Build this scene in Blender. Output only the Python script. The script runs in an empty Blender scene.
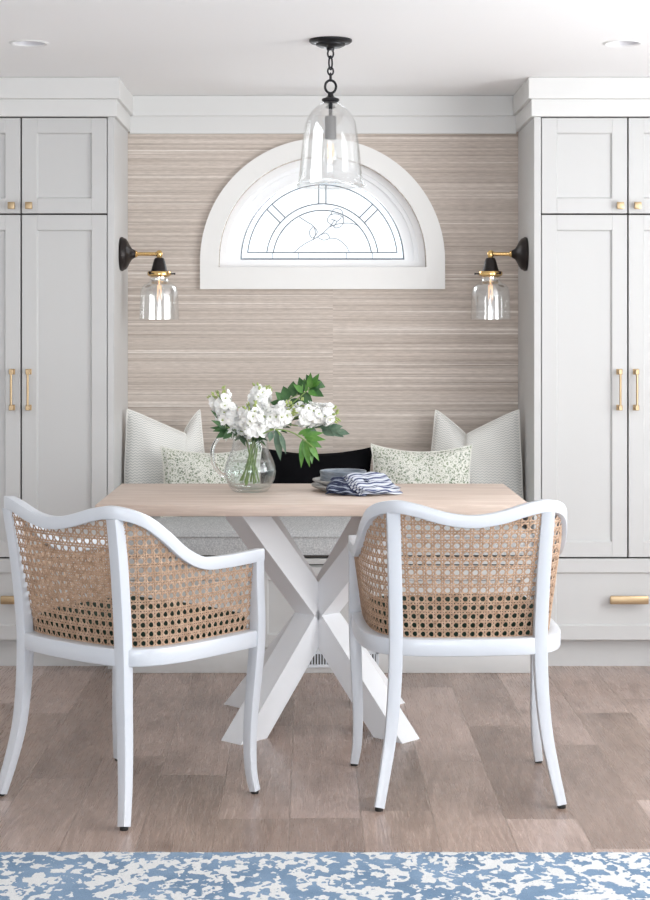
import bpy, bmesh, math, random
from mathutils import Vector, Matrix
random.seed(7)
PI = math.pi
scn = bpy.context.scene
COL = scn.collection

# ------------------------------------------------------------------ camera
cam_d = bpy.data.cameras.new('camera')
cam = bpy.data.objects.new('camera', cam_d)
COL.objects.link(cam)
cam.location = (0, 0, 1.30)
cam.rotation_euler = (PI / 2, 0, 0)
cam_d.sensor_fit = 'VERTICAL'
cam_d.sensor_height = 36
cam_d.sensor_width = 26
cam_d.lens = 66.4
cam_d.shift_x = 15 / 900
cam_d.shift_y = -118 / 900
cam_d.clip_start = 0.05
scn.camera = cam

# ------------------------------------------------------------------ world, lights, exposure
w = bpy.data.worlds.new('world')
scn.world = w
w.use_nodes = True
bg = w.node_tree.nodes['Background']
bg.inputs[0].default_value = (0.93, 0.97, 1.0, 1)
bg.inputs[1].default_value = 1.75


def area(name, loc, rot, sx, sy, power, colr):
    d = bpy.data.lights.new(name, 'AREA')
    d.shape = 'RECTANGLE'
    d.size, d.size_y = sx, sy
    d.energy = power
    d.color = colr
    o = bpy.data.objects.new(name, d)
    COL.objects.link(o)
    o.location = loc
    o.rotation_euler = rot
    return o


# daylight through the window in the right wall, and the glazed wall behind the camera, plus an added fill
area('daylight_right', (2.74, 3.6, 1.40), (0, PI / 2, 0), 1.6, 3.2, 82, (0.97, 0.985, 1.0))
area('ceiling_fill_right', (2.73, 3.6, 1.20), (0, PI / 2 + 0.75, 0), 1.2, 3.2, 66, (0.975, 0.99, 1.0))  # invented fill lamp, tilted up to brighten the ceiling
area('daylight_rear', (0.3, -4.64, 1.25), (PI / 2 + 0.35, 0, 0), 3.4, 1.7, 210, (0.86, 0.93, 1.0))
# daylight at the arched window
area('daylight_arch', (0.052, 7.25, 1.80), (-PI / 2, 0, 0), 0.9, 0.5, 16, (0.94, 0.97, 1.0))

vs = scn.view_settings
vs.view_transform = 'Standard'
vs.look = 'None'
vs.gamma = 1
vs.use_curve_mapping = False
vs.exposure = -0.37
scn.cycles.use_denoising = True
scn.cycles.max_bounces = 14
scn.cycles.diffuse_bounces = 6
scn.cycles.transparent_max_bounces = 24
scn.cycles.sample_clamp_indirect = 6


# ------------------------------------------------------------------ materials
def mat(name, color, rough=0.5, metal=0.0, spec=0.5, emit=None, es=0.0, trans=0.0, ior=1.45, coat=0.0, sheen=0.0):
    m = bpy.data.materials.new(name)
    m.use_nodes = True
    p = m.node_tree.nodes['Principled BSDF']
    p.inputs['Base Color'].default_value = (*color, 1)
    p.inputs['Roughness'].default_value = rough
    p.inputs['Metallic'].default_value = metal
    p.inputs['Specular IOR Level'].default_value = spec
    p.inputs['Transmission Weight'].default_value = trans
    p.inputs['IOR'].default_value = ior
    p.inputs['Coat Weight'].default_value = coat
    p.inputs['Sheen Weight'].default_value = sheen
    if emit:
        p.inputs['Emission Color'].default_value = (*emit, 1)
        p.inputs['Emission Strength'].default_value = es
    return m


class NT:
    """small node-building helper"""
    def __init__(s, m):
        s.m = m
        s.t = m.node_tree
        s.p = s.t.nodes['Principled BSDF']

    def n(s, typ, **kw):
        x = s.t.nodes.new(typ)
        for k, v in kw.items():
            setattr(x, k, v)
        return x

    def l(s, a, b):
        s.t.links.new(a, b)

    def coord(s, scale=(1, 1, 1), rot=(0, 0, 0), loc=(0, 0, 0), src='Object'):
        c = s.n('ShaderNodeTexCoord')
        mp = s.n('ShaderNodeMapping')
        mp.inputs['Scale'].default_value = scale
        mp.inputs['Rotation'].default_value = rot
        mp.inputs['Location'].default_value = loc
        s.l(c.outputs[src], mp.inputs[0])
        return mp.outputs[0]

    def noise(s, vec, scale, detail=4, rough=0.6, dist=0.0):
        x = s.n('ShaderNodeTexNoise')
        x.inputs['Scale'].default_value = scale
        x.inputs['Detail'].default_value = detail
        x.inputs['Roughness'].default_value = rough
        x.inputs['Distortion'].default_value = dist
        s.l(vec, x.inputs['Vector'])
        return x.outputs['Fac']

    def ramp(s, fac, stops, interp='LINEAR'):
        x = s.n('ShaderNodeValToRGB')
        x.color_ramp.interpolation = interp
        e = x.color_ramp.elements
        while len(e) < len(stops):
            e.new(0.5)
        for k, (pos, c) in enumerate(stops):
            e[k].position = pos
            e[k].color = (*c, 1)
        s.l(fac, x.inputs[0])
        return x.outputs[0]

    def mix(s, a, b, fac, mode='MIX'):
        x = s.n('ShaderNodeMix', data_type='RGBA', blend_type=mode)
        for v, i in ((fac, 0), (a, 6), (b, 7)):
            if hasattr(v, 'links') or hasattr(v, 'is_linked'):
                s.l(v, x.inputs[i])
            elif i == 0:
                x.inputs[0].default_value = v
            else:
                x.inputs[i].default_value = (*v, 1)
        return x.outputs[2]

    def math(s, op, a, b=None):
        x = s.n('ShaderNodeMath', operation=op)
        for i, v in enumerate((a, b)):
            if v is None:
                continue
            if hasattr(v, 'is_linked'):
                s.l(v, x.inputs[i])
            else:
                x.inputs[i].default_value = v
        return x.outputs[0]

    def bump(s, h, strength=0.2, dist=0.002):
        x = s.n('ShaderNodeBump')
        x.inputs['Strength'].default_value = strength
        x.inputs['Distance'].default_value = dist
        s.l(h, x.inputs['Height'])
        s.l(x.outputs[0], s.p.inputs['Normal'])

    def base(s, c):
        s.l(c, s.p.inputs['Base Color'])


M = {}
M['ceiling'] = mat('ceiling_paint', (0.93, 0.93, 0.935), 0.9)
M['wall'] = mat('wall_paint', (0.80, 0.80, 0.79), 0.85)
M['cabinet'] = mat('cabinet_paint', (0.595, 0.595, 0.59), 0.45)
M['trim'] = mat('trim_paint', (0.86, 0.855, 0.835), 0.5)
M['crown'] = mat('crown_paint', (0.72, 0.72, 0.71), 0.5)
M['gap'] = mat('gap_shade', (0.06, 0.055, 0.05), 0.9)  # near-black colour standing in for shade inside gaps
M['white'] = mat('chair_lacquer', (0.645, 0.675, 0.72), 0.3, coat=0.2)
M['table_white'] = mat('table_base_paint', (0.81, 0.825, 0.85), 0.45)
M['brass'] = mat('champagne_brass', (0.52, 0.385, 0.235), 0.4, metal=1)
M['gold'] = mat('polished_brass', (0.72, 0.48, 0.2), 0.2, metal=1)
M['bronze'] = mat('dark_bronze', (0.018, 0.013, 0.012), 0.38, metal=0.3)
M['black'] = mat('black_iron', (0.02, 0.02, 0.023), 0.4, metal=0.5)
M['socket'] = mat('socket_grey', (0.10, 0.10, 0.10), 0.5)
M['lead'] = mat('lead_came', (0.17, 0.20, 0.235), 0.5, metal=0.2)
M['winframe'] = mat('window_frame_white', (0.92, 0.93, 0.94), 0.4)
M['glide'] = mat('glide_rubber', (0.02, 0.02, 0.02), 0.6)
M['stem'] = mat('stem_green', (0.20, 0.30, 0.09), 0.5)
M['calyx'] = mat('calyx_green', (0.38, 0.46, 0.16), 0.6)
M['velvet_black'] = mat('black_velvet', (0.004, 0.004, 0.005), 0.95, spec=0.1)
M['seat_green'] = mat('dark_green_seat', (0.018, 0.035, 0.025), 0.9, spec=0.2)
M['dl_white'] = mat('downlight_white', (0.86, 0.86, 0.86), 0.5)
M['dl_lens'] = mat('downlight_lens', (0.72, 0.72, 0.75), 0.3)


def m_petal():
    m = mat('white_petal', (0.95, 0.95, 0.925), 0.6)
    p = m.node_tree.nodes['Principled BSDF']
    p.inputs['Subsurface Weight'].default_value = 0.1
    p.inputs['Subsurface Radius'].default_value = (0.01, 0.01, 0.008)
    return m


M['petal'] = m_petal()


def m_leaf(name, c1, c2, rough=0.4):
    m = mat(name, c1, rough)
    k = NT(m)
    f = k.noise(k.coord(), 30, 3)
    k.base(k.ramp(f, [(0.35, c1), (0.65, c2)]))
    return m


M['leaf_dark'] = m_leaf('dark_green_leaf', (0.022, 0.075, 0.022), (0.05, 0.14, 0.035))
M['leaf_bright'] = m_leaf('bright_green_leaf', (0.05, 0.17, 0.025), (0.12, 0.27, 0.05))
M['leaf_grey'] = m_leaf('grey_green_leaf', (0.06, 0.12, 0.08), (0.12, 0.18, 0.12), 0.6)


def m_thin_glass(name, tint=(0.985, 0.99, 0.99), edge=(0.62, 0.66, 0.66), blend=0.25, gloss=1.0, refl=0.035):
    """thin clear glass: see-through, darker where the wall is seen edge on, with reflections"""
    m = bpy.data.materials.new(name)
    m.use_nodes = True
    t = m.node_tree
    t.nodes.clear()
    out = t.nodes.new('ShaderNodeOutputMaterial')
    tr = t.nodes.new('ShaderNodeBsdfTransparent')
    gl = t.nodes.new('ShaderNodeBsdfGlossy')
    gl.inputs['Roughness'].default_value = 0.03
    gl.inputs['Color'].default_value = (gloss, gloss, gloss, 1)
    lw = t.nodes.new('ShaderNodeLayerWeight')
    lw.inputs['Blend'].default_value = blend
    rp = t.nodes.new('ShaderNodeValToRGB')
    rp.color_ramp.elements[0].color = (*tint, 1)
    rp.color_ramp.elements[0].position = 0.55
    rp.color_ramp.elements[1].color = (*edge, 1)
    fr = t.nodes.new('ShaderNodeValToRGB')
    fr.color_ramp.elements[0].position = 0.1
    fr.color_ramp.elements[0].color = (refl, refl, refl, 1)
    fr.color_ramp.elements[1].position = 1.0
    fr.color_ramp.elements[1].color = (0.45, 0.45, 0.45, 1)
    t.links.new(lw.outputs['Facing'], fr.inputs[0])
    mx = t.nodes.new('ShaderNodeMixShader')
    t.links.new(lw.outputs['Facing'], rp.inputs[0])
    t.links.new(rp.outputs[0], tr.inputs[0])
    t.links.new(fr.outputs[0], mx.inputs[0])
    t.links.new(tr.outputs[0], mx.inputs[1])
    t.links.new(gl.outputs[0], mx.inputs[2])
    t.links.new(mx.outputs[0], out.inputs[0])
    return m


M['glass'] = m_thin_glass('clear_lamp_glass', tint=(0.97, 0.975, 0.975), edge=(0.60, 0.64, 0.64), refl=0.17)
M['pane'] = m_thin_glass('window_pane', tint=(0.98, 0.985, 0.99), edge=(0.9, 0.92, 0.93))
M['jug'] = m_thin_glass('jug_glass', tint=(0.95, 0.96, 0.96), edge=(0.45, 0.49, 0.50), blend=0.3, refl=0.025)
M['solid_glass'] = mat('solid_glass', (0.97, 0.98, 0.98), 0.0, trans=1.0, ior=1.45)
M['water'] = m_thin_glass('water', tint=(0.93, 0.95, 0.94), edge=(0.62, 0.68, 0.66), blend=0.3, refl=0.015)
M['filament'] = mat('warm_filament', (0.8, 0.5, 0.25), 0.4, emit=(1.0, 0.62, 0.3), es=1.6)


def m_grass():
    m = mat('grasscloth', (0.5, 0.44, 0.39), 0.85, spec=0.2)
    k = NT(m)
    c0 = k.n('ShaderNodeTexCoord')
    sp = k.n('ShaderNodeSeparateXYZ')
    k.l(c0.outputs['Object'], sp.inputs[0])
    drop = k.math('FLOOR', k.math('MULTIPLY', k.math('SUBTRACT', sp.outputs[0], 0.095), 1 / 0.91))
    zz = k.math('ADD', sp.outputs[2], k.math('MULTIPLY', drop, 3.71))

    def vec(sx, sz):
        cb = k.n('ShaderNodeCombineXYZ')
        k.l(k.math('MULTIPLY', sp.outputs[0], sx), cb.inputs[0])
        k.l(k.math('MULTIPLY', zz, sz), cb.inputs[2])
        return cb.outputs[0]
    f = k.noise(vec(0.22, 62), 1.0, 5, 0.75)
    f2 = k.noise(vec(0.5, 135), 1.0, 4, 0.7)
    f3 = k.noise(vec(0.4, 9), 1.0, 3, 0.5)
    f4 = k.noise(vec(26, 240), 1.0, 3, 0.6)
    f5 = k.noise(vec(0.35, 118), 1.0, 2, 0.5)
    c = k.ramp(f, [(0.34, (0.44, 0.375, 0.325)), (0.46, (0.565, 0.495, 0.44)), (0.55, (0.63, 0.56, 0.505)), (0.66, (0.78, 0.72, 0.665))])
    c = k.mix(c, k.ramp(f2, [(0.34, (0.70, 0.68, 0.66)), (0.46, (0.98, 0.98, 0.98)), (0.68, (1.12, 1.12, 1.12))]), 0.85, 'MULTIPLY')
    c = k.mix(c, (0.92, 0.88, 0.83), k.ramp(f5, [(0.60, (0, 0, 0)), (0.68, (0.75, 0.75, 0.75))]))
    c = k.mix(c, k.ramp(f3, [(0.35, (0.94, 0.93, 0.92)), (0.65, (1.04, 1.04, 1.04))]), 0.8, 'MULTIPLY')
    c = k.mix(c, k.ramp(f4, [(0.35, (0.86, 0.85, 0.84)), (0.65, (1.08, 1.08, 1.08))]), 0.8, 'MULTIPLY')
    k.base(c)
    k.bump(f2, 0.35, 0.002)
    return m


M['grasscloth'] = m_grass()


def m_floor():
    m = mat('oak_planks', (0.4, 0.3, 0.25), 0.38, coat=0.12)
    k = NT(m)
    k.p.inputs['Coat Roughness'].default_value = 0.25
    PW, PL = 0.192, 1.05
    cc = k.n('ShaderNodeTexCoord')
    sp = k.n('ShaderNodeSeparateXYZ')
    k.l(cc.outputs['Object'], sp.inputs[0])
    xr = k.math('MULTIPLY', k.math('ADD', sp.outputs[0], 0.055), 1 / PW)
    row = k.math('FLOOR', xr)
    wn = k.n('ShaderNodeTexWhiteNoise', noise_dimensions='1D')
    k.l(row, wn.inputs['W'])
    yl = k.math('MULTIPLY', k.math('ADD', sp.outputs[1], k.math('MULTIPLY', wn.outputs['Value'], 5.0)), 1 / PL)
    colm = k.math('FLOOR', yl)
    wn2 = k.n('ShaderNodeTexWhiteNoise', noise_dimensions='2D')
    cb = k.n('ShaderNodeCombineXYZ')
    k.l(row, cb.inputs[0])
    k.l(colm, cb.inputs[1])
    k.l(cb.outputs[0], wn2.inputs['Vector'])
    rnd = wn2.outputs['Value']
    # distance to the plank edges, in metres
    ex = k.math('MULTIPLY', k.math('PINGPONG', xr, 0.5), PW)
    fx = k.math('FRACT', xr)
    ex = k.math('MULTIPLY', k.math('MINIMUM', fx, k.math('SUBTRACT', 1.0, fx)), PW)
    fy = k.math('FRACT', yl)
    ey = k.math('MULTIPLY', k.math('MINIMUM', fy, k.math('SUBTRACT', 1.0, fy)), PL)
    edge = k.math('MINIMUM', ex, ey)
    add = k.n('ShaderNodeVectorMath', operation='ADD')
    comb = k.n('ShaderNodeCombineXYZ')
    k.l(k.math('MULTIPLY', rnd, 11.0), comb.inputs[0])
    k.l(k.math('MULTIPLY', rnd, 23.0), comb.inputs[1])
    k.l(cc.outputs['Object'], add.inputs[0])
    k.l(comb.outputs[0], add.inputs[1])

    def mapped(sx, sy):
        mp = k.n('ShaderNodeMapping')
        mp.inputs['Scale'].default_value = (sx, sy, 1)
        k.l(add.outputs[0], mp.inputs[0])
        return mp.outputs[0]
    wv = k.noise(mapped(6, 0.8), 1.0, 2, 0.45, 0.35)
    rings = k.math('SINE', k.math('MULTIPLY', wv, 85.0))
    fine = k.noise(mapped(190, 7), 1.0, 4, 0.7)
    blot = k.noise(mapped(5, 1.8), 1.0, 3, 0.55)
    base = k.ramp(rnd, [(0.0, (0.285, 0.203, 0.165)), (0.35, (0.395, 0.289, 0.241)), (0.7, (0.475, 0.358, 0.308)), (1.0, (0.565, 0.44, 0.388))])
    c = k.mix(base, k.ramp(rings, [(0.0, (0.89, 0.88, 0.87)), (0.5, (1.03, 1.03, 1.03))]), 0.8, 'MULTIPLY')
    c = k.mix(c, k.ramp(fine, [(0.3, (0.72, 0.70, 0.69)), (0.62, (1.10, 1.10, 1.10))]), 0.9, 'MULTIPLY')
    c = k.mix(c, k.ramp(blot, [(0.30, (0.56, 0.52, 0.50)), (0.47, (0.94, 0.94, 0.94)), (0.8, (1.08, 1.08, 1.08))]), 0.85, 'MULTIPLY')
    vo = k.n('ShaderNodeTexVoronoi')
    k.l(mapped(3.2, 2.0), vo.inputs['Vector'])
    vo.inputs['Scale'].default_value = 1
    kn = k.ramp(k.math('ADD', vo.outputs['Distance'], k.math('MULTIPLY', fine, 0.03)), [(0.0, (0.38, 0.34, 0.32)), (0.06, (0.66, 0.63, 0.61)), (0.15, (1, 1, 1))])
    c = k.mix(c, kn, 0.8, 'MULTIPLY')
    gapm = k.ramp(edge, [(0.0005, (1, 1, 1)), (0.0012, (0, 0, 0))])
    c = k.mix(c, (0.25, 0.178, 0.143), gapm)
    k.base(c)
    k.l(k.ramp(fine, [(0.3, (0.36, 0.36, 0.36)), (0.7, (0.22, 0.22, 0.22))]), k.p.inputs['Roughness'])
    h = k.math('SUBTRACT', k.math('MULTIPLY', fine, 0.35), gapm)
    k.bump(h, 0.25, 0.0015)
    return m


M['floor'] = m_floor()


def m_tabletop():
    m = mat('bleached_oak', (0.66, 0.55, 0.47), 0.5)
    k = NT(m)
    f = k.noise(k.coord(scale=(2.2, 26, 26)), 1.0, 4, 0.6, 0.5)
    f2 = k.noise(k.coord(scale=(9, 160, 160)), 1.0, 3, 0.6)
    c = k.ramp(f, [(0.3, (0.58, 0.455, 0.385)), (0.5, (0.68, 0.555, 0.475)), (0.72, (0.77, 0.66, 0.58))])
    g = k.ramp(f2, [(0.3, (0.88, 0.87, 0.86)), (0.65, (1.05, 1.05, 1.05))])
    c = k.mix(c, g, 0.8, 'MULTIPLY')
    vo = k.n('ShaderNodeTexVoronoi')
    k.l(k.coord(scale=(5, 9, 9), loc=(0.3, 0.2, 0)), vo.inputs['Vector'])
    vo.inputs['Scale'].default_value = 1
    kn = k.ramp(vo.outputs['Distance'], [(0.0, (0.30, 0.22, 0.18)), (0.04, (0.7, 0.64, 0.6)), (0.09, (1, 1, 1))])
    k.base(k.mix(c, kn, 0.8, 'MULTIPLY'))
    k.bump(f2, 0.15, 0.001)
    return m


M['oak'] = m_tabletop()


def m_cane():
    m = mat('woven_cane', (0.50, 0.33, 0.21), 0.5)
    k = NT(m)
    f = k.noise(k.coord(), 60, 4, 0.7)
    f2 = k.noise(k.coord(loc=(4, 2, 1)), 420, 2, 0.6)
    c = k.ramp(f, [(0.3, (0.34, 0.215, 0.135)), (0.5, (0.47, 0.315, 0.215)), (0.7, (0.62, 0.45, 0.33))])
    g = k.ramp(f2, [(0.3, (0.75, 0.73, 0.7)), (0.7, (1.15, 1.15, 1.15))])
    k.base(k.mix(c, g, 0.7, 'MULTIPLY'))
    return m


M['cane'] = m_cane()


def m_rug():
    m = mat('blue_white_rug', (0.3, 0.4, 0.6), 0.95, spec=0.1, sheen=0.2)
    k = NT(m)
    f = k.noise(k.coord(scale=(1.0, 0.75, 1)), 36, 2, 0.55, 0.3)
    f2 = k.noise(k.coord(scale=(1, 1, 1), loc=(5, 3, 0)), 60, 3, 0.7)
    f3 = k.noise(k.coord(loc=(1, 8, 0)), 6, 3, 0.6)
    s = k.math('ADD', f, k.math('MULTIPLY', k.math('SUBTRACT', f2, 0.5), 0.22))
    blue = k.ramp(f3, [(0.35, (0.115, 0.215, 0.345)), (0.65, (0.20, 0.315, 0.465))])
    msk = k.ramp(s, [(0.508, (0, 0, 0)), (0.528, (1, 1, 1))])
    c = k.mix(blue, (0.75, 0.755, 0.75), msk)
    f4 = k.noise(k.coord(), 420, 2, 0.7)
    g = k.ramp(f4, [(0.3, (0.78, 0.78, 0.78)), (0.7, (1.1, 1.1, 1.1))])
    k.base(k.mix(c, g, 0.8, 'MULTIPLY'))
    k.bump(k.math('ADD', f4, k.math('MULTIPLY', msk, 0.4)), 0.6, 0.004)
    return m


M['rug'] = m_rug()


def m_chevron():
    m = mat('chevron_fabric', (0.7, 0.7, 0.68), 0.9, spec=0.2, sheen=0.1)
    k = NT(m)
    c = k.n('ShaderNodeUVMap')
    sep = k.n('ShaderNodeSeparateXYZ')
    k.l(c.outputs[0], sep.inputs[0])
    x, z = sep.outputs[0], sep.outputs[1]
    zig = k.math('MULTIPLY', k.math('PINGPONG', x, 0.009), 0.75)
    t = k.math('FRACT', k.math('MULTIPLY', k.math('ADD', z, zig), 1 / 0.0115))
    st = k.ramp(t, [(0.0, (0.84, 0.83, 0.79)), (0.5, (0.84, 0.83, 0.79)), (0.62, (0.60, 0.61, 0.59)), (0.88, (0.60, 0.61, 0.59)), (1.0, (0.84, 0.83, 0.79))])
    k.base(st)
    k.bump(t, 0.15, 0.001)
    return m


M['chevron'] = m_chevron()


def m_floral():
    m = mat('floral_fabric', (0.7, 0.7, 0.65), 0.9, spec=0.2)
    k = NT(m)
    u = k.n('ShaderNodeUVMap')
    vo = k.n('ShaderNodeTexVoronoi')
    vo.inputs['Scale'].default_value = 30
    vo.inputs['Randomness'].default_value = 0.5
    k.l(u.outputs[0], vo.inputs['Vector'])
    d = vo.outputs['Distance']
    ring = k.math('SINE', k.math('MULTIPLY', d, 30.0))
    v2 = k.n('ShaderNodeTexVoronoi')
    v2.inputs['Scale'].default_value = 95
    k.l(u.outputs[0], v2.inputs['Vector'])
    dots = k.ramp(v2.outputs['Distance'], [(0.30, (1, 1, 1)), (0.42, (0, 0, 0))])
    rm = k.ramp(ring, [(0.35, (0, 0, 0)), (0.6, (1, 1, 1))])
    nz = k.noise(u.outputs[0], 130, 2)
    br = k.ramp(nz, [(0.36, (0, 0, 0)), (0.46, (1, 1, 1))])
    msk = k.mix(dots, k.mix((0, 0, 0), br, rm), 0.55, 'LIGHTEN')
    msk = k.mix(k.mix(msk, br, 1.0, 'MULTIPLY'), msk, 0.45)
    tone = k.noise(u.outputs[0], 9, 2)
    green = k.ramp(tone, [(0.35, (0.17, 0.22, 0.15)), (0.65, (0.29, 0.34, 0.23))])
    k.base(k.mix((0.75, 0.75, 0.69), green, msk))
    return m


M['floral'] = m_floral()


def m_bench_fabric():
    m = mat('bench_fabric', (0.5, 0.5, 0.5), 0.95, spec=0.2)
    k = NT(m)
    f = k.noise(k.coord(scale=(1, 1, 1)), 190, 3, 0.7)
    c = k.ramp(f, [(0.3, (0.35, 0.36, 0.37)), (0.5, (0.50, 0.505, 0.51)), (0.7, (0.68, 0.68, 0.67))])
    k.base(c)
    k.bump(f, 0.4, 0.002)
    return m


M['bench_fabric'] = m_bench_fabric()


def m_stripe(name, ground, line, period, duty, noise=0.0):
    m = mat(name, ground, 0.9, spec=0.2)
    k = NT(m)
    u = k.n('ShaderNodeUVMap')
    sep = k.n('ShaderNodeSeparateXYZ')
    k.l(u.outputs[0], sep.inputs[0])
    t = k.math('FRACT', k.math('MULTIPLY', sep.outputs[0], 1 / period))
    f = k.noise(u.outputs[0], 90, 3)
    t2 = k.math('ADD', t, k.math('MULTIPLY', k.math('SUBTRACT', f, 0.5), noise))
    msk = k.ramp(t2, [(duty - 0.04, (0, 0, 0)), (duty + 0.04, (1, 1, 1))])
    k.base(k.mix(line, ground, msk))
    return m


M['napkin_light'] = m_stripe('blue_striped_linen', (0.62, 0.65, 0.71), (0.085, 0.10, 0.19), 0.0125, 0.40, 0.08)
M['napkin_dark'] = m_stripe('navy_linen', (0.035, 0.042, 0.08), (0.30, 0.33, 0.40), 0.010, 0.25, 0.4)


def m_stone(name, c1, c2, rough=0.35):
    m = mat(name, c1, rough)
    k = NT(m)
    f = k.noise(k.coord(scale=(1, 1, 6)), 30, 4, 0.7)
    k.base(k.ramp(f, [(0.35, c1), (0.65, c2)]))
    return m


M['plate_pale'] = m_stone('pale_grey_stoneware', (0.40, 0.40, 0.39), (0.55, 0.55, 0.54))
M['plate_blue'] = m_stone('blue_grey_stoneware', (0.15, 0.18, 0.22), (0.28, 0.31, 0.35))


# ------------------------------------------------------------------ mesh helpers
class MB:
    """collects shapes and links them as ONE mesh object"""
    def __init__(s):
        s.v, s.f, s.uv = [], [], {}

    def add(s, vs, fs):
        b = len(s.v)
        s.v += [tuple(x) for x in vs]
        s.f += [tuple(i + b for i in q) for q in fs]
        return b

    def box(s, x0, x1, y0, y1, z0, z1, bev=0.0, seg=2):
        if bev <= 0:
            s.add([(x0, y0, z0), (x1, y0, z0), (x1, y1, z0), (x0, y1, z0), (x0, y0, z1), (x1, y0, z1), (x1, y1, z1), (x0, y1, z1)],
                  [(0, 3, 2, 1), (4, 5, 6, 7), (0, 1, 5, 4), (1, 2, 6, 5), (2, 3, 7, 6), (3, 0, 4, 7)])
            return s
        bm = bmesh.new()
        bmesh.ops.create_cube(bm, size=1)
        for q in bm.verts:
            q.co = ((x0 + x1) / 2 + q.co.x * (x1 - x0), (y0 + y1) / 2 + q.co.y * (y1 - y0), (z0 + z1) / 2 + q.co.z * (z1 - z0))
        bmesh.ops.bevel(bm, geom=bm.edges[:], offset=bev, segments=seg, profile=0.5, affect='EDGES')
        s.bm(bm)
        return s

    def bm(s, bm):
        bm.verts.index_update()
        s.add([v.co[:] for v in bm.verts], [[v.index for v in f.verts] for f in bm.faces])
        bm.free()

    def sweep(s, pts, ws, hs, up=(0, 0, 1), ch=0.2, closed=False, caps=True):
        """rounded-rectangle section (w across, h along up) swept along pts"""
        n = len(pts)
        pts = [Vector(p) for p in pts]
        up = Vector(up)
        rings = []
        for i, p in enumerate(pts):
            a = pts[(i - 1) % n] if closed or i > 0 else p
            b = pts[(i + 1) % n] if closed or i < n - 1 else p
            t = (b - a).normalized()
            side = t.cross(up).normalized()
            u = side.cross(t).normalized()
            wd = (ws[i] if isinstance(ws, (list, tuple)) else ws) / 2
            hg = (hs[i] if isinstance(hs, (list, tuple)) else hs) / 2
            c = min(wd, hg) * 2 * ch
            c2 = c * 0.3
            sec = []
            for sx, sy in ((1, 1), (-1, 1), (-1, -1), (1, -1)):
                q = [(sx * wd, sy * (hg - c)), (sx * (wd - c2), sy * (hg - c2)), (sx * (wd - c), sy * hg)]
                if sx * sy < 0:
                    q.reverse()
                sec += q
            rings.append([p + side * x + u * y for x, y in sec])
        k = len(rings[0])
        vs = [q for r in rings for q in r]
        fs = []
        for i in range(n if closed else n - 1):
            j = (i + 1) % n
            for a in range(k):
                b = (a + 1) % k
                fs.append((i * k + a, i * k + b, j * k + b, j * k + a))
        if not closed and caps:
            fs.append(tuple(range(k - 1, -1, -1)))
            fs.append(tuple((n - 1) * k + a for a in range(k)))
        s.add(vs, fs)
        return s

    def tube(s, pts, r, n=10, closed=False):
        pts = [Vector(p) for p in pts]
        m = len(pts)
        t0 = (pts[1] - pts[0]).normalized()
        ref = Vector((0, 0, 1)) if abs(t0.z) < 0.9 else Vector((1, 0, 0))
        nrm = t0.cross(ref).normalized()
        vs, fs = [], []
        for i, p in enumerate(pts):
            a = pts[(i - 1) % m] if closed or i > 0 else p
            b = pts[(i + 1) % m] if closed or i < m - 1 else p
            t = (b - a).normalized()
            nrm = (nrm - t * nrm.dot(t)).normalized()
            bi = t.cross(nrm)
            rr = r[i] if isinstance(r, (list, tuple)) else r
            for k in range(n):
                an = 2 * PI * k / n
                vs.append(p + nrm * (math.cos(an) * rr) + bi * (math.sin(an) * rr))
        for i in range(m if closed else m - 1):
            j = (i + 1) % m
            for k in range(n):
                k2 = (k + 1) % n
                fs.append((i * n + k, i * n + k2, j * n + k2, j * n + k))
        if not closed:
            fs.append(tuple(range(n - 1, -1, -1)))
            fs.append(tuple((m - 1) * n + k for k in range(n)))
        s.add(vs, fs)
        return s

    def lathe(s, prof, c=(0, 0, 0), axis='z', n=48, flip=1, caps=False):
        """prof: (radius, height) list turned round an axis through c"""
        vs, fs = [], []
        m = len(prof)
        for r, h in prof:
            for k in range(n):
                a = 2 * PI * k / n
                x, y = r * math.cos(a), r * math.sin(a)
                if axis == 'z':
                    vs.append((c[0] + x, c[1] + y, c[2] + h))
                elif axis == 'x':
                    vs.append((c[0] + flip * h, c[1] + x, c[2] + y))
                else:
                    vs.append((c[0] + x, c[1] + flip * h, c[2] + y))
        for i in range(m - 1):
            for k in range(n):
                k2 = (k + 1) % n
                fs.append((i * n + k, i * n + k2, (i + 1) * n + k2, (i + 1) * n + k))
        if caps and prof[0][0] > 1e-6:
            fs.append(tuple(range(n - 1, -1, -1)))
        if caps and prof[-1][0] > 1e-6:
            fs.append(tuple((m - 1) * n + k for k in range(n)))
        s.add(vs, fs)
        return s

    def extrude_xz(s, loop, y0, y1):
        """closed outline (x, z) extruded from y0 to y1"""
        n = len(loop)
        vs = [(x, y0, z) for x, z in loop] + [(x, y1, z) for x, z in loop]
        fs = [tuple(range(n)), tuple(range(2 * n - 1, n - 1, -1))]
        for i in range(n):
            j = (i + 1) % n
            fs.append((j, i, n + i, n + j))
        s.add(vs, fs)
        return s

    def band_xz(s, outer, inner, y0, y1, closed=False):
        """strip between two equal-length (x, z) outlines, y0 to y1"""
        n = len(outer)
        vs = [(x, y0, z) for x, z in outer] + [(x, y0, z) for x, z in inner] + [(x, y1, z) for x, z in outer] + [(x, y1, z) for x, z in inner]
        fs = []
        for i in range(n if closed else n - 1):
            j = (i + 1) % n
            fs += [(i, j, n + j, n + i), (2 * n + i, 3 * n + i, 3 * n + j, 2 * n + j), (i, 2 * n + i, 2 * n + j, j), (n + i, n + j, 3 * n + j, 3 * n + i)]
        if not closed:
            fs += [(0, n, 3 * n, 2 * n), (n - 1, 3 * n - 1, 4 * n - 1, 2 * n - 1)]
        s.add(vs, fs)
        return s

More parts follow.
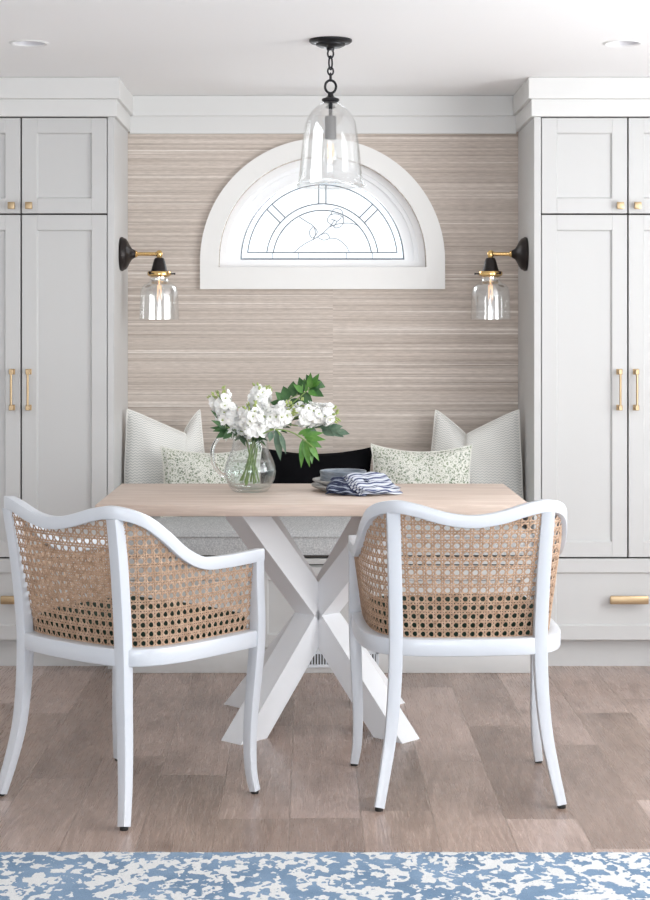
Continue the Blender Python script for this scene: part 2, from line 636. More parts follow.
    def build(s, name, m, parent=None, smooth=True, angle=35, fix=True, uv=None):
        me = bpy.data.meshes.new(name)
        me.from_pydata(s.v, [], s.f)
        if fix:
            bm = bmesh.new()
            bm.from_mesh(me)
            bmesh.ops.remove_doubles(bm, verts=bm.verts, dist=1e-6)
            bmesh.ops.recalc_face_normals(bm, faces=bm.faces)
            bm.to_mesh(me)
            bm.free()
        if uv:
            ul = me.uv_layers.new(name='UVMap')
            for lp in me.loops:
                ul.data[lp.index].uv = uv[lp.vertex_index]
        me.materials.append(m)
        if smooth:
            me.polygons.foreach_set('use_smooth', [True] * len(me.polygons))
            me.set_sharp_from_angle(angle=math.radians(angle))
        o = bpy.data.objects.new(name, me)
        COL.objects.link(o)
        if parent:
            o.parent = parent
        return o


def tag(o, label=None, cat=None, group=None, kind=None):
    if label:
        o['label'] = label
    if cat:
        o['category'] = cat
    if group:
        o['group'] = group
    if kind:
        o['kind'] = kind
    return o


def thing(name, label, cat, loc=(0, 0, 0), rz=0.0, group=None):
    o = bpy.data.objects.new(name, None)
    o.empty_display_size = 0.1
    COL.objects.link(o)
    o.location = loc
    o.rotation_euler = (0, 0, rz)
    return tag(o, label, cat, group)


def dup(root, loc, rz, label, group=None):
    r = root.copy()
    COL.objects.link(r)
    r.location = loc
    r.rotation_euler = (0, 0, rz)
    r['label'] = label
    if group:
        r['group'] = group
    for ch in list(root.children):
        c = ch.copy()
        COL.objects.link(c)
        c.parent = r
        for g in list(ch.children):
            d = g.copy()
            COL.objects.link(d)
            d.parent = c
    return r


def arc(cx, cz, r, a0, a1, n=40):
    return [(cx + r * math.cos(a0 + (a1 - a0) * i / n), cz + r * math.sin(a0 + (a1 - a0) * i / n)) for i in range(n + 1)]


def catmull(P, per=8):
    P = [Vector(p) for p in P]
    out = []
    for i in range(len(P) - 1):
        p0 = P[i - 1] if i > 0 else P[i] * 2 - P[i + 1]
        p1, p2 = P[i], P[i + 1]
        p3 = P[i + 2] if i + 2 < len(P) else P[i + 1] * 2 - P[i]
        for k in range(per):
            t = k / per
            out.append(0.5 * ((2 * p1) + (p2 - p0) * t + (2 * p0 - 5 * p1 + 4 * p2 - p3) * t * t + (3 * p1 - p0 - 3 * p2 + p3) * t ** 3))
    out.append(P[-1])
    return out


def holed_plate(outer, holes, to3, thick):
    """flat plate with holes: outlines are 2D loops, to3(u, v, t) places them; thick = extrusion"""
    bm = bmesh.new()
    loops = [outer] + holes
    for lp in loops:
        vs = [bm.verts.new(to3(u, v, 0)) for u, v in lp]
        for i in range(len(vs)):
            bm.edges.new((vs[i], vs[(i + 1) % len(vs)]))
    bmesh.ops.triangle_fill(bm, use_beauty=True, use_dissolve=False, edges=bm.edges[:])
    g = bmesh.ops.extrude_face_region(bm, geom=bm.faces[:])
    d = Vector(to3(0, 0, thick)) - Vector(to3(0, 0, 0))
    bmesh.ops.translate(bm, vec=d, verts=[e for e in g['geom'] if isinstance(e, bmesh.types.BMVert)])
    mb = MB()
    mb.bm(bm)
    return mb


# ------------------------------------------------------------------ sizes of the place
YC = 6.40        # cabinet door face
YB = 6.893       # wall at the back of the nook
ZC = 2.28        # ceiling
NL, NR = -0.756, 0.864   # inner faces of the nook
XL, XR, YF = -2.3, 2.6, -4.5
WX = 0.052       # centre of arched window

# ------------------------------------------------------------------ room shell
fl = MB().box(XL - .1, XR + .1, YF - .1, YB + .15, -0.1, 0.0).build('floor', M['floor'], smooth=False)
tag(fl, kind='structure')

DL = [(-0.9525, 5.63), (1.061, 5.63)]


def circ(cx, cy, r, n=40):
    return [(cx + r * math.cos(2 * PI * i / n), cy + r * math.sin(2 * PI * i / n)) for i in range(n)]


ce = holed_plate([(XL - .1, YF - .1), (XR + .1, YF - .1), (XR + .1, YB + .15), (XL - .1, YB + .15)],
                 [circ(x, y, 0.054) for x, y in DL], lambda u, v, t: (u, v, ZC + t), 0.12).build('ceiling', M['ceiling'], smooth=False)
tag(ce, kind='structure')

WR = 0.4306      # inner radius of the opening
WZ0, WZS = 1.569, 1.598
hole = [(WX - WR, WZ0), (WX + WR, WZ0)] + arc(WX, WZS, WR, 0, PI, 48)
wb = holed_plate([(XL - .1, 0), (XR + .1, 0), (XR + .1, ZC), (XL - .1, ZC)], [hole],
                 lambda u, v, t: (u, YB + t, v), 0.15).build('wall_back', M['grasscloth'], smooth=False)
tag(wb, kind='structure')
wl = MB().box(XL - .1, XL, YF, YB, 0, ZC).build('wall_left', M['wall'], smooth=False)
tag(wl, kind='structure')
wr = holed_plate([(YF, 0), (YB, 0), (YB, ZC), (YF, ZC)], [[(1.9, 0.5), (5.3, 0.5), (5.3, 2.18), (1.9, 2.18)]],
                 lambda u, v, t: (XR + t, u, v), 0.1).build('wall_right', M['wall'], smooth=False)
tag(wr, kind='structure')
wf = holed_plate([(XL, 0), (XR, 0), (XR, ZC), (XL, ZC)], [[(-1.2, 0.3), (2.2, 0.3), (2.2, 2.2), (-1.2, 2.2)]],
                 lambda u, v, t: (u, YF - t, v), 0.1).build('wall_front', M['wall'], smooth=False)
tag(wf, kind='structure')


# crown: two stacked boards following cabinet fronts and nook
def crown(name, off, z0, z1):
    o = off
    path = [(XL, YC - o), (NL + o, YC - o), (NL + o, YB - o), (NR - o, YB - o), (NR - o, YC - o), (XR, YC - o)]
    back = [(XL, YB + .01), (NL - .01, YB + .01), (NL - .01, YB + .01), (NR + .01, YB + .01), (NR + .01, YB + .01), (XR, YB + .01)]
    mb = MB()
    mb.box(XL, NL + o, YC - o, YB - .001, z0, z1, 0.002, 1)
    mb.box(NR - o, XR, YC - o, YB - .001, z0, z1, 0.002, 1)
    mb.box(NL + o - .003, NR - o + .003, YB - o, YB - .001, z0 - (.008 if z0 < 2.15 else .003), z1, 0.002, 1)
    return tag(mb.build(name, M['crown'], smooth=False), kind='structure')


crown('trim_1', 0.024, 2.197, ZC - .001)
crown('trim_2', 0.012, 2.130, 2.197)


# ------------------------------------------------------------------ built-in tall cabinets
def shaker(x0, x1, z0, z1, y, st=0.058, th=0.02, rec=0.011):
    """one door/drawer front: frame with a recessed flat panel and a small bevel to it"""
    mb = MB()
    b = 0.0012
    mb.box(x0, x0 + st, y, y + th, z0, z1, b, 1)
    mb.box(x1 - st, x1, y, y + th, z0, z1, b, 1)
    mb.box(x0 + st, x1 - st, y, y + th, z0, z0 + st, b, 1)
    mb.box(x0 + st, x1 - st, y, y + th, z1 - st, z1, b, 1)
    a, c, e, g = x0 + st - .001, x1 - st + .001, z0 + st - .001, z1 - st + .001
    k = 0.005
    mb.add([(a, y + .003, e), (c, y + .003, e), (c, y + .003, g), (a, y + .003, g),
            (a + k, y + rec, e + k), (c - k, y + rec, e + k), (c - k, y + rec, g - k), (a + k, y + rec, g - k)],
           [(0, 1, 5, 4), (1, 2, 6, 5), (2, 3, 7, 6), (3, 0, 4, 7), (4, 5, 6, 7)])
    return mb


def bar_handle(x, z0, z1, y):
    mb = MB()
    for z in (z0 + .011, z1 - .011):
        mb.box(x - .011, x + .011, y - .004, y + .001, z - .011, z + .011, .001, 1)
        mb.box(x - .006, x + .006, y - .030, y - .003, z - .006, z + .006, .001, 1)
        mb.box(x - .0075, x + .0075, y - .034, y - .021, z - .010, z + .010, .0015, 1)
    mb.tube([(x, y - .028, z0 + .01), (x, y - .028, z1 - .01)], 0.0046, 12)
    return mb


def knob(x, z, y):
    mb = MB()
    mb.tube([(x, y + .001, z), (x, y - .018, z)], 0.006, 12)
    mb.box(x - .0135, x + .0135, y - .030, y - .017, z - .0135, z + .0135, .002, 2)
    return mb


def drawer_pull(x, z, y):
    mb = MB()
    L = 0.074
    for sx in (-1, 1):
        mb.box(x + sx * (L - .012) - .006, x + sx * (L - .012) + .006, y - .022, y + .001, z - .007, z + .007, .001, 1)
    mb.box(x - L, x + L, y - .034, y - .020, z - .016, z + .016, .004, 2)
    return mb


def cabinet(label, xin, xgap, xout, xend, sgn):
    """xin = door edge by the nook, xgap = meeting of the doors, xout = outer door edge, xend = nook face"""
    root = thing('built_in_cabinet', label, 'cabinet', ((xin + xout) / 2, YC, 0))
    ox, oy = root.location.x, root.location.y
    g = 0.0032

    def part(mb, name, m, parent, **kw):
        mb.v = [(x - ox, y - oy, z) for x, y, z in mb.v]
        return mb.build(name, m, parent, **kw)
    c = MB()
    lo, hi = min(xin, xout), max(xin, xout)
    x_end0, x_end1 = (hi, xend) if sgn < 0 else (xend, lo)
    c.box(min(x_end0, x_end1), max(x_end0, x_end1), YC, YB - .002, 0.0, 2.1295, .001, 1)      # panel beside the nook
    oo = xout + sgn * .03
    c.box(min(oo, xout), max(oo, xout), YC, YB - .002, 0.0, 2.1295, .001, 1)
    c.box(lo, hi, YC + .028, YB - .002, 0.112, 2.1295)
    part(c, 'carcass', M['cabinet'], root)
    d = MB().box(lo + .0005, hi - .0005, YC + .0235, YC + .0275, 0.113, 2.129)
    part(d, 'reveal_shade', M['gap'], root)  # dark sheet behind the doors, shade of their gaps painted in
    k = MB().box(lo + .0005, hi - .0005, YC + .062, YC + .08, 0.0, 0.112)
    part(k, 'toe_kick', M['cabinet'], root)
    for a, b in ((xin, xgap), (xgap, xout)):
        x0, x1 = min(a, b) + g, max(a, b) - g
        inner = xgap + (sgn * -1) * 0.0335 if a == xin else xgap + sgn * 0.0335
        up = part(shaker(x0, x1, 1.7545 + g, 2.127 - g / 2, YC), 'upper_door', M['cabinet'], root)
        part(knob(inner * 1.0, 1.786, YC), 'knob', M['brass'], up)
        dn = part(shaker(x0, x1, 0.429 + g, 1.7545 - g, YC), 'lower_door', M['cabinet'], root)
        hx = xgap + (0.030 if inner > xgap else -0.034)
        part(bar_handle(hx, 0.998, 1.158, YC), 'handle', M['brass'], dn)
    dr = part(shaker(lo + g, hi - g, 0.113, 0.429 - g, YC, st=0.054), 'drawer', M['cabinet'], root)
    part(drawer_pull(xgap, 0.271, YC), 'handle', M['brass'], dr)
    return root


cabinet('tall pale grey built-in cabinet left of the window nook', -0.7807, -1.114, -1.448, NL, -1)
cabinet('tall off-white built-in cabinet right of the window nook', 0.8905, 1.2259, 1.561, NR, 1)
tag(MB().box(XL, -1.479, YC + .05, YB - .002, 0, 2.1295).box(1.592, XR, YC + .05, YB - .002, 0, 2.1295).build('trim_3', M['trim'], smooth=False), kind='structure')

# ------------------------------------------------------------------ window bench with cushion
YS = 6.345
bench = thing('window_bench', 'white built-in window bench with panelled front under the arched window', 'bench', (0, YS, 0))


def bpart(mb, name, m, parent=bench, **kw):
    mb.v = [(x, y - YS, z) for x, y, z in mb.v]
    return mb.build(name, m, parent, **kw)


bpart(MB().box(NL + .002, NR - .002, YS, YB - .003, 0.0, 0.408, .001, 1), 'bench_body', M['cabinet'])
bpart(MB().box(NL + .002, NR - .002, YS - .016, YB - .003, 0.414, 0.436, .002, 1), 'bench_top', M['cabinet'])
bpart(MB().box(NL + .003, NR - .003, YS + .006, YB - .006, 0.408, 0.414), 'reveal_shade', M['gap'])  # dark strip painting the shadow gap under the bench top
for i in range(3):
    x0 = NL + .012 + i * 0.533
    bpart(shaker(x0, x0 + .53, 0.098, 0.404, YS - .0195, st=0.05), 'front_panel', M['cabinet'])
bpart(MB().box(NL + .002, NR - .002, YS - .022, YS, 0.0, 0.092, .003, 2), 'baseboard', M['cabinet'])
vent = MB()
vx0, vx1, vz0, vz1 = -0.02, 0.262, 0.022, 0.086
yv = YS - .022
vent.box(vx0, vx1, yv - .006, yv, vz0, vz0 + .012, .001, 1).box(vx0, vx1, yv - .006, yv, vz1 - .012, vz1, .001, 1)
vent.box(vx0, vx0 + .012, yv - .006, yv, vz0, vz1, .001, 1).box(vx1 - .012, vx1, yv - .006, yv, vz0, vz1, .001, 1)
nsl = 24
for i in range(nsl):
    xx = vx0 + .012 + (vx1 - vx0 - .024) * (i + 0.5) / nsl
    vent.box(xx - .0026, xx + .0026, yv - .005, yv, vz0 + .01, vz1 - .01)
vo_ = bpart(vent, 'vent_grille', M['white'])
bpart(MB().box(vx0 + .004, vx1 - .004, yv - .0012, yv + .0005, vz0 + .004, vz1 - .004), 'vent_opening', M['gap'], vo_)

# seat cushion: soft box with welt
cu = MB()
cx0, cx1, cy0, cy1 = NL + .008, NR - .008, YS - .012, YB - .01
bmc = bmesh.new()
bmesh.ops.create_grid(bmc, x_segments=60, y_segments=16, size=0.5)
top = []
for q in bmc.verts:
    u, v = q.co.x + .5, q.co.y + .5
    q.co.x, q.co.y = cx0 + (cx1 - cx0) * u, cy0 + (cy1 - cy0) * v
    e = min(u * (cx1 - cx0), (1 - u) * (cx1 - cx0), v * (cy1 - cy0), (1 - v) * (cy1 - cy0))
    q.co.z = 0.520 + 0.060 * min(1, e / 0.20) ** 0.6 + 0.002 * math.sin(5 * u * PI) * math.sin(v * PI)
g = bmesh.ops.extrude_edge_only(bmc, edges=[e for e in bmc.edges if e.is_boundary])
for e in g['geom']:
    if isinstance(e, bmesh.types.BMVert):
        e.co.z = 0.446
bmesh.ops.contextual_create(bmc, geom=[e for e in bmc.edges if e.is_boundary])
cu.bm(bmc)
cush = tag(cu.build('bench_cushion', M['bench_fabric'], angle=60), 'long grey tweed seat cushion lying on the window bench', 'cushion')
for z in (0.519, 0.444):
    rect = [(cx0, cy0), (cx1, cy0), (cx1, cy1), (cx0, cy1)]
    MB().tube([(x, y, z) for x, y in rect], 0.005, 8, closed=True).build('piping', M['bench_fabric'] if z > .46 else M['gap'], cush)  # lower tube is dark: painted shadow line between cushion and bench
ZS = 0.580

# ------------------------------------------------------------------ arched window
cas = MB()
RO = 0.507
outer = [(WX - RO, 1.569), (WX - RO, 1.596)] + arc(WX, 1.596, RO, PI, 0, 64) + [(WX + RO, 1.596), (WX + RO, 1.569)]
inner = [(WX - WR, 1.569), (WX - WR, WZS)] + arc(WX, WZS, WR, PI, 0, 64) + [(WX + WR, WZS), (WX + WR, 1.569)]
cas.band_xz(outer, inner, YB - .022, YB + .001)
cas.box(WX - RO, WX + RO, YB - .022, YB + .001, 1.478, 1.569)
win = tag(cas.build('window_1', M['trim'], angle=30), 'white half-round casing and leaded arched window', 'window', kind='structure')
fr = MB()


def arch(r, zb, n=48, zc=1.600):
    return [(WX - r, zb)] + arc(WX, zc, r, PI, 0, n) + [(WX + r, zb)]


fr.band_xz(arch(0.4295, 1.570), arch(0.402, 1.590), YB + .045, YB + .14)
fr.band_xz(arch(0.402, 1.590), arch(0.385, 1.596), YB + .058, YB + .14)
fr.band_xz(arch(0.385, 1.596), arch(0.345, 1.604), YB + .075, YB + .14)
fr.box(WX - .4300, WX + .4300, YB + .0445, YB + .139, 1.5692, 1.598)
fr.box(WX - .40, WX + .40, YB + .0745, YB + .139, 1.590, 1.6035)
fr.build('window_frame', M['winframe'], win, angle=30)
GR, GY, GZ = 0.345, YB + .10, 1.604
MB().extrude_xz(arc(WX, GZ, GR, 0, PI, 48), GY, GY + .004).build('window_pane', M['pane'], win, angle=30)
ld = MB()
px = 1 / 237.5


def came(pts, r=0.0027):
    ld.tube([(x, GY - .003, z) for x, z in pts], r, 6)


came(arc(WX, GZ, 0.343, 0, PI, 48), 0.0048)
came([(WX - .343, GZ + .003), (WX + .343, GZ + .003)], 0.0042)
r1, r2, r3 = 75 * px, 56 * px, 49.5 * px
zb = GZ + 7.2 * px
came(arc(WX, GZ, r1, math.asin(7.2 * px / r1), PI - math.asin(7.2 * px / r1), 40))
came(arc(WX, GZ, r2, 0.13, PI - 0.13, 40))
came(arc(WX, GZ, r3, 0.15, PI - 0.15, 40))
came([(WX - r1, zb), (WX + r1, zb)])
for xx in (-50, -24, 24, 50):
    came([(WX + xx * px, GZ), (WX + xx * px, zb)], 0.0015)
for a in (PI * 0.25, PI * 0.5, PI * 0.75):
    for o_ in (-3.6, 3.6):
        ux, uz = math.cos(a), math.sin(a)
        nx, nz = -uz * o_ * px, ux * o_ * px
        came([(WX + ux * r2 + nx, GZ + uz * r2 + nz), (WX + ux * r1 + nx, GZ + uz * r1 + nz)])


def wpt(u, v):   # sketch grid of the flower line-work
    return (WX + (u - 323) * px, GZ + (259.7 - v) * px)


rose = [[(295, 252), (305, 244), (318, 237), (330, 227), (336, 219)],
        [(300, 217), (308, 222), (314, 226), (316, 233), (314, 240)],
        [(314, 226), (310, 232), (313, 238), (318, 232), (314, 226)],
        [(318, 237), (324, 240), (330, 238), (327, 233), (321, 235), (318, 237)],
        [(330, 238), (338, 239), (346, 245), (350, 252)],
        [(330, 227), (338, 224), (350, 223), (358, 225)],
        [(334, 226), (328, 221), (331, 215), (338, 214), (344, 218), (343, 225), (337, 228), (334, 226)],
        [(331, 215), (335, 209), (342, 210), (344, 218)],
        [(332, 219), (338, 221), (342, 217)], [(335, 226), (338, 221)]]
for ln in rose:
    pp = catmull([(wpt(u, v)[0], wpt(u, v)[1], 0) for u, v in ln], 5)
    came([(p.x, p.y) for p in pp], 0.0017)
ld.build('leading', M['lead'], win)

# window frames in the right and front wall
for nm, mb in (('window_2', MB().box(XR - .02, XR, 1.8, 1.9, .4, 2.24).box(XR - .02, XR, 5.3, 5.4, .4, 2.24).box(XR - .02, XR, 1.9, 5.3, 2.18, 2.24).box(XR - .02, XR, 1.9, 5.3, .4, .5).box(XR + .02, XR + .06, 3.58, 3.62, .5, 2.18)),
               ('window_3', MB().box(-1.3, -1.2, YF, YF + .02, .2, 2.26).box(2.2, 2.3, YF, YF + .02, .2, 2.26).box(-1.2, 2.2, YF, YF + .02, .2, .3).box(-1.2, 2.2, YF, YF + .02, 2.2, 2.26).box(.48, .52, YF - .06, YF - .02, .3, 2.2))):
    tag(mb.build(nm, M['winframe'], smooth=False), kind='structure')

# ------------------------------------------------------------------ rug
rug = MB()
bmr = bmesh.new()
bmesh.ops.create_grid(bmr, x_segments=200, y_segments=90, size=0.5)
for q in bmr.verts:
    u, v = q.co.x + .5, q.co.y + .5
    ed = min(u, 1 - u, v, 1 - v)
    q.co = (-1.7 + 3.6 * u, 2.5 + 1.624 * v + (random.uniform(-.004, .004) if v > .999 else 0), 0.013 - (0.005 if ed < 1e-4 else 0))
g = bmesh.ops.extrude_edge_only(bmr, edges=[e for e in bmr.edges if e.is_boundary])
for e in g['geom']:
    if isinstance(e, bmesh.types.BMVert):
        e.co.z = 0.0005
rug.bm(bmr)
tag(rug.build('area_rug', M['rug'], angle=60), 'blue and white mottled area rug lying on the plank floor in the foreground', 'rug')

# ------------------------------------------------------------------ dining table
TF, TB = 5.146, 5.872
TX0, TX1 = (95 - 310) / 322.6, (531 - 310) / 322.6
table = thing('dining_table', 'dining table with bleached oak top and white crossed-beam base', 'table', (0.025, 5.55, 0))


def tpart(mb, name, m):
    mb.v = [(x - .025, y - 5.55, z) for x, y, z in mb.v]
    return mb.build(name, m, table)


tpart(MB().box(TX0, TX1, TF, TB, 0.728, 0.764, .0025, 2), 'tabletop', M['oak'])


def beam(an):
    """one full crossed beam in the vertical plane at angle an: floor at -R to table at +R"""
    ux, uy = math.cos(an), math.sin(an)
    R, zt, hh, tw = 0.345, 0.728, 0.060, 0.0435
    cz = zt / 2
    prof = [(-R - hh, 0.0), (-R + hh, 0.0), (R + hh, zt), (R - hh, zt)]
    mb = MB()
    vs = []
    for sgn in (-1, 1):
        for r, z in prof:
            vs.append((r * ux - uy * tw * sgn, r * uy + ux * tw * sgn, z))
    mb.add(vs, [(0, 1, 2, 3), (7, 6, 5, 4), (0, 4, 5, 1), (1, 5, 6, 2), (2, 6, 7, 3), (3, 7, 4, 0)])
    return mb


th = math.radians(2)
for k in range(4):
    mb = beam(PI / 4 + th + k * PI / 2)
    mb.build('crossed_beam', M['table_white'], table, angle=20)

# ------------------------------------------------------------------ cane chairs
RAILH = 0.034
half = [(0.280, 0.256, 0.671), (0.284, 0.18, 0.669), (0.285, 0.10, 0.668), (0.285, 0.014, 0.673), (0.282, -0.058, 0.705), (0.275, -0.125, 0.759),
        (0.257, -0.186, 0.805), (0.213, -0.244, 0.826), (0.155, -0.260, 0.818), (0.075, -0.270, 0.796), (0.0, -0.273, 0.787)]
rail = catmull(half + [(-x, y, z) for x, y, z in half[-2::-1]], 6)
seat_half = [(0.266, 0.248), (0.269, 0.15), (0.269, 0.03), (0.259, -0.08), (0.233, -0.150), (0.186, -0.190), (0.10, -0.206), (0.0, -0.210)]
seat_side = [(x, y, 0) for x, y in seat_half] + [(-x, y, 0) for x, y in seat_half[-2::-1]]
seat_path = catmull(seat_side, 6)
front_path = catmull([(-0.266, 0.248, 0), (-0.14, 0.266, 0), (0, 0.272, 0), (0.14, 0.266, 0), (0.266, 0.248, 0)], 6)[1:-1]
SR0, SR1 = 0.413, 0.460


def polyfn(pts):
    """arc-length lookup along a polyline"""
    L = [0.0]
    for a, b in zip(pts, pts[1:]):
        L.append(L[-1] + (Vector(b) - Vector(a)).length)

    def f(t):
        d = t * L[-1]
        for i in range(len(L) - 1):
            if d <= L[i + 1] + 1e-9:
                k = (d - L[i]) / max(1e-9, L[i + 1] - L[i])
                return Vector(pts[i]).lerp(Vector(pts[i + 1]), min(1, max(0, k)))
        return Vector(pts[-1])
    return f, L[-1]


def cane_panel(bot, topc, parent):
    """woven cane between a bottom and a top curve: paired strands both ways plus both diagonals"""
    fb, lb = polyfn(bot)
    ft, lt = polyfn(topc)
    NU = 60
    Bt = [fb(i / NU) for i in range(NU + 1)]
    Tt = [ft(i / NU) for i in range(NU + 1)]
    W = (lb + lt) / 2
    Z0 = sum(p.z for p in Bt) / len(Bt)
    ZREF = max(p.z for p in Tt)

    def look(A, u):
        x = min(max(u, 0), 1) * NU
        i = min(int(x), NU - 1)
        return A[i].lerp(A[i + 1], x - i)

    def S(u, v):          # u, v in metres; v measured up from the seat
        a, b = look(Bt, u / W), look(Tt, u / W)
        k = v / max(1e-6, (b.z - a.z))
        return a.lerp(b, k)

    def vmax(u):
        return look(Tt, u / W).z - look(Bt, u / W).z
    p = 0.0255
    nu = max(4, round(W / p))
    pu = W / nu
    pv = 0.0250
    H = ZREF - Z0
    nv = int(H / pv) + 1
    mb = MB()

    def strand(fn, n, wd, layer, amp=0.0, ph=0.0):
        run = []

        def flush():
            if len(run) < 2:
                run.clear()
                return
            vs, fs = [], []
            m = len(run)
            for i, (c, sd, nn) in enumerate(run):
                o_ = layer + amp * math.cos(i * PI + ph)
                c = c + nn * o_
                vs += [c + sd * wd / 2, c + nn * 0.0009, c - sd * wd / 2, c - nn * 0.0009]
            for i in range(m - 1):
                for k in range(4):
                    k2 = (k + 1) % 4
                    fs.append((i * 4 + k, i * 4 + k2, i * 4 + 4 + k2, i * 4 + 4 + k))
            mb.add(vs, fs)
            run.clear()
        for i in range(n + 1):
            u, v = fn(i / n)
            if u < -1e-6 or u > W + 1e-6 or v < -1e-6 or v > vmax(u) + .004:
                flush()
                continue
            u2, v2 = fn(min(1, i / n + .01))
            u1, v1 = fn(max(0, i / n - .01))
            c = S(u, v)
            t = S(u2, v2) - S(u1, v1)
            nn = (S(min(W, u + .004), v) - S(max(0, u - .004), v)).cross(S(u, v + .004) - S(u, v)).normalized()
            sd = nn.cross(t).normalized()
            run.append((c, sd, nn))
        flush()
    g = 0.0034
    for j in range(0, nv + 1):
        for o_ in (-g, g):
            vv = j * pv + o_
            strand(lambda t, vv=vv: (t * W, vv), nu * 2, 0.0044, 0.0, 0.0008, PI * (o_ > 0))
    for i in range(0, nu + 1):
        for o_ in (-g, g):
            uu = i * pu + o_
            if 0 <= uu <= W:
                strand(lambda t, uu=uu: (uu, t * H * 1.05), nv * 2, 0.0044, 0.0, 0.0008, PI * (o_ < 0))
    for d in range(-nv - 1, nu + 1):
        strand(lambda t, d=d: ((d + .5 + t * (nv + 1)) * pu, t * (nv + 1) * pv), (nv + 1) * 3, 0.0038, 0.0015)
        strand(lambda t, d=d: ((d + nv + 1.5 - t * (nv + 1)) * pu, t * (nv + 1) * pv), (nv + 1) * 3, 0.0038, -0.0015)
    return mb.build('cane_panel', M['cane'], parent, fix=False, smooth=False)


def make_chair(label):
    c = thing('cane_chair', label, 'chair', (0, 0, 0))
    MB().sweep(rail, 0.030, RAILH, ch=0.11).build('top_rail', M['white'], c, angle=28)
    loop = [(p.x, p.y, (SR0 + SR1) / 2) for p in seat_path] + [(p.x, p.y, (SR0 + SR1) / 2) for p in front_path]
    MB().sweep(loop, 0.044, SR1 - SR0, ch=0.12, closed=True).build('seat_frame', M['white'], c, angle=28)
    # upholstered seat
    cen = Vector((0, 0.03, 0))
    inn = [cen + (Vector((p[0], p[1], 0)) - cen) * 0.93 for p in loop]
    mb = MB()
    n = len(inn)
    lay = [(1.0, 0.44), (1.0, 0.478), (0.985, 0.494), (0.94, 0.506), (0.8, 0.514), (0.4, 0.519)]
    vs = []
    for s_, z in lay:
        vs += [(cen.x + (p.x - cen.x) * s_, cen.y + (p.y - cen.y) * s_, z) for p in inn]
    vs.append((cen.x, cen.y, 0.520))
    fs = [tuple(range(n))]
    for i in range(len(lay) - 1):
        for k in range(n):
            fs.append((i * n + k, i * n + (k + 1) % n, (i + 1) * n + (k + 1) % n, (i + 1) * n + k))
    for k in range(n):
        fs.append(((len(lay) - 1) * n + k, (len(lay) - 1) * n + (k + 1) % n, len(lay) * n))
    mb.add(vs, fs)
    mb.build('seat', M['seat_green'], c, angle=60)
    for s in (-1, 1):
        rp = catmull([(s * .250, -.243, 0.008), (s * .232, -.222, .10), (s * .215, -.206, .20), (s * .204, -.199, .32), (s * .200, -.198, .44), (s * .202, -.206, .56), (s * .207, -.222, .70), (s * .212, -.240, .812)], 5)
        m = len(rp)
        ws = [0.027 + 0.010 * min(1, i / (m * 0.5)) for i in range(m)]
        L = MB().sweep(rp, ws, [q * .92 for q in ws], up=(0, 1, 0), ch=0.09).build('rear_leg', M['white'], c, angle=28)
        MB().lathe([(0.0105, 0), (0.0115, .002), (0.0115, .009)], (s * .250, -.243, 0.0), n=16).build('glide', M['glide'], L)
        fp = catmull([(s * .279, .233, 0.008), (s * .271, .225, .07), (s * .269, .224, .17), (s * .273, .232, .29), (s * .276, .244, .40), (s * .277, .247, .48), (s * .277, .242, .58), (s * .279, .238, .662)], 5)
        m = len(fp)
        ws = [0.024 + 0.011 * min(1, i / (m * 0.5)) for i in range(m)]
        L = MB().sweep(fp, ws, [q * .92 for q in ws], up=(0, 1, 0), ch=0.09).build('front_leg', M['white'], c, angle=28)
        MB().lathe([(0.010, 0), (0.011, .002), (0.011, .009)], (s * .279, .233, 0.0), n=16).build('glide', M['glide'], L)
    n = len(rail)
    i0 = next(i for i, p in enumerate(rail) if p.y < -0.2435)         # right rear post
    i1 = n - 1 - i0
    low = lambda P: [(p.x, p.y, p.z - RAILH / 2 + .003) for p in P]
    j0 = next(i for i, p in enumerate(seat_path) if p.y < -0.1895)
    j1 = len(seat_path) - 1 - j0
    sb = lambda P: [(p.x * .955, .03 + (p.y - .03) * .945, SR1 - .003) for p in P]
    cane_panel(sb(seat_path[j0:j1 + 1]), low(rail[i0:i1 + 1]), c)
    cane_panel(sb(seat_path[0:j0 + 1]), low(rail[0:i0 + 1]), c)
    cane_panel(sb(seat_path[j1:]), low(rail[i1:]), c)
    return c


GC = 'white cane-backed chairs at the table'
ch1 = make_chair('white armchair with woven cane back standing nearer the left cabinet, turned towards the table base')
tag(ch1, group=GC)
ch1.location = (-0.519, 4.681, 0)
ch1.rotation_euler.z = -0.703
dup(ch1, (0.424, 4.764, 0), 0.055, 'white armchair with woven cane back seen squarely from behind, nearer the right cabinet', GC)

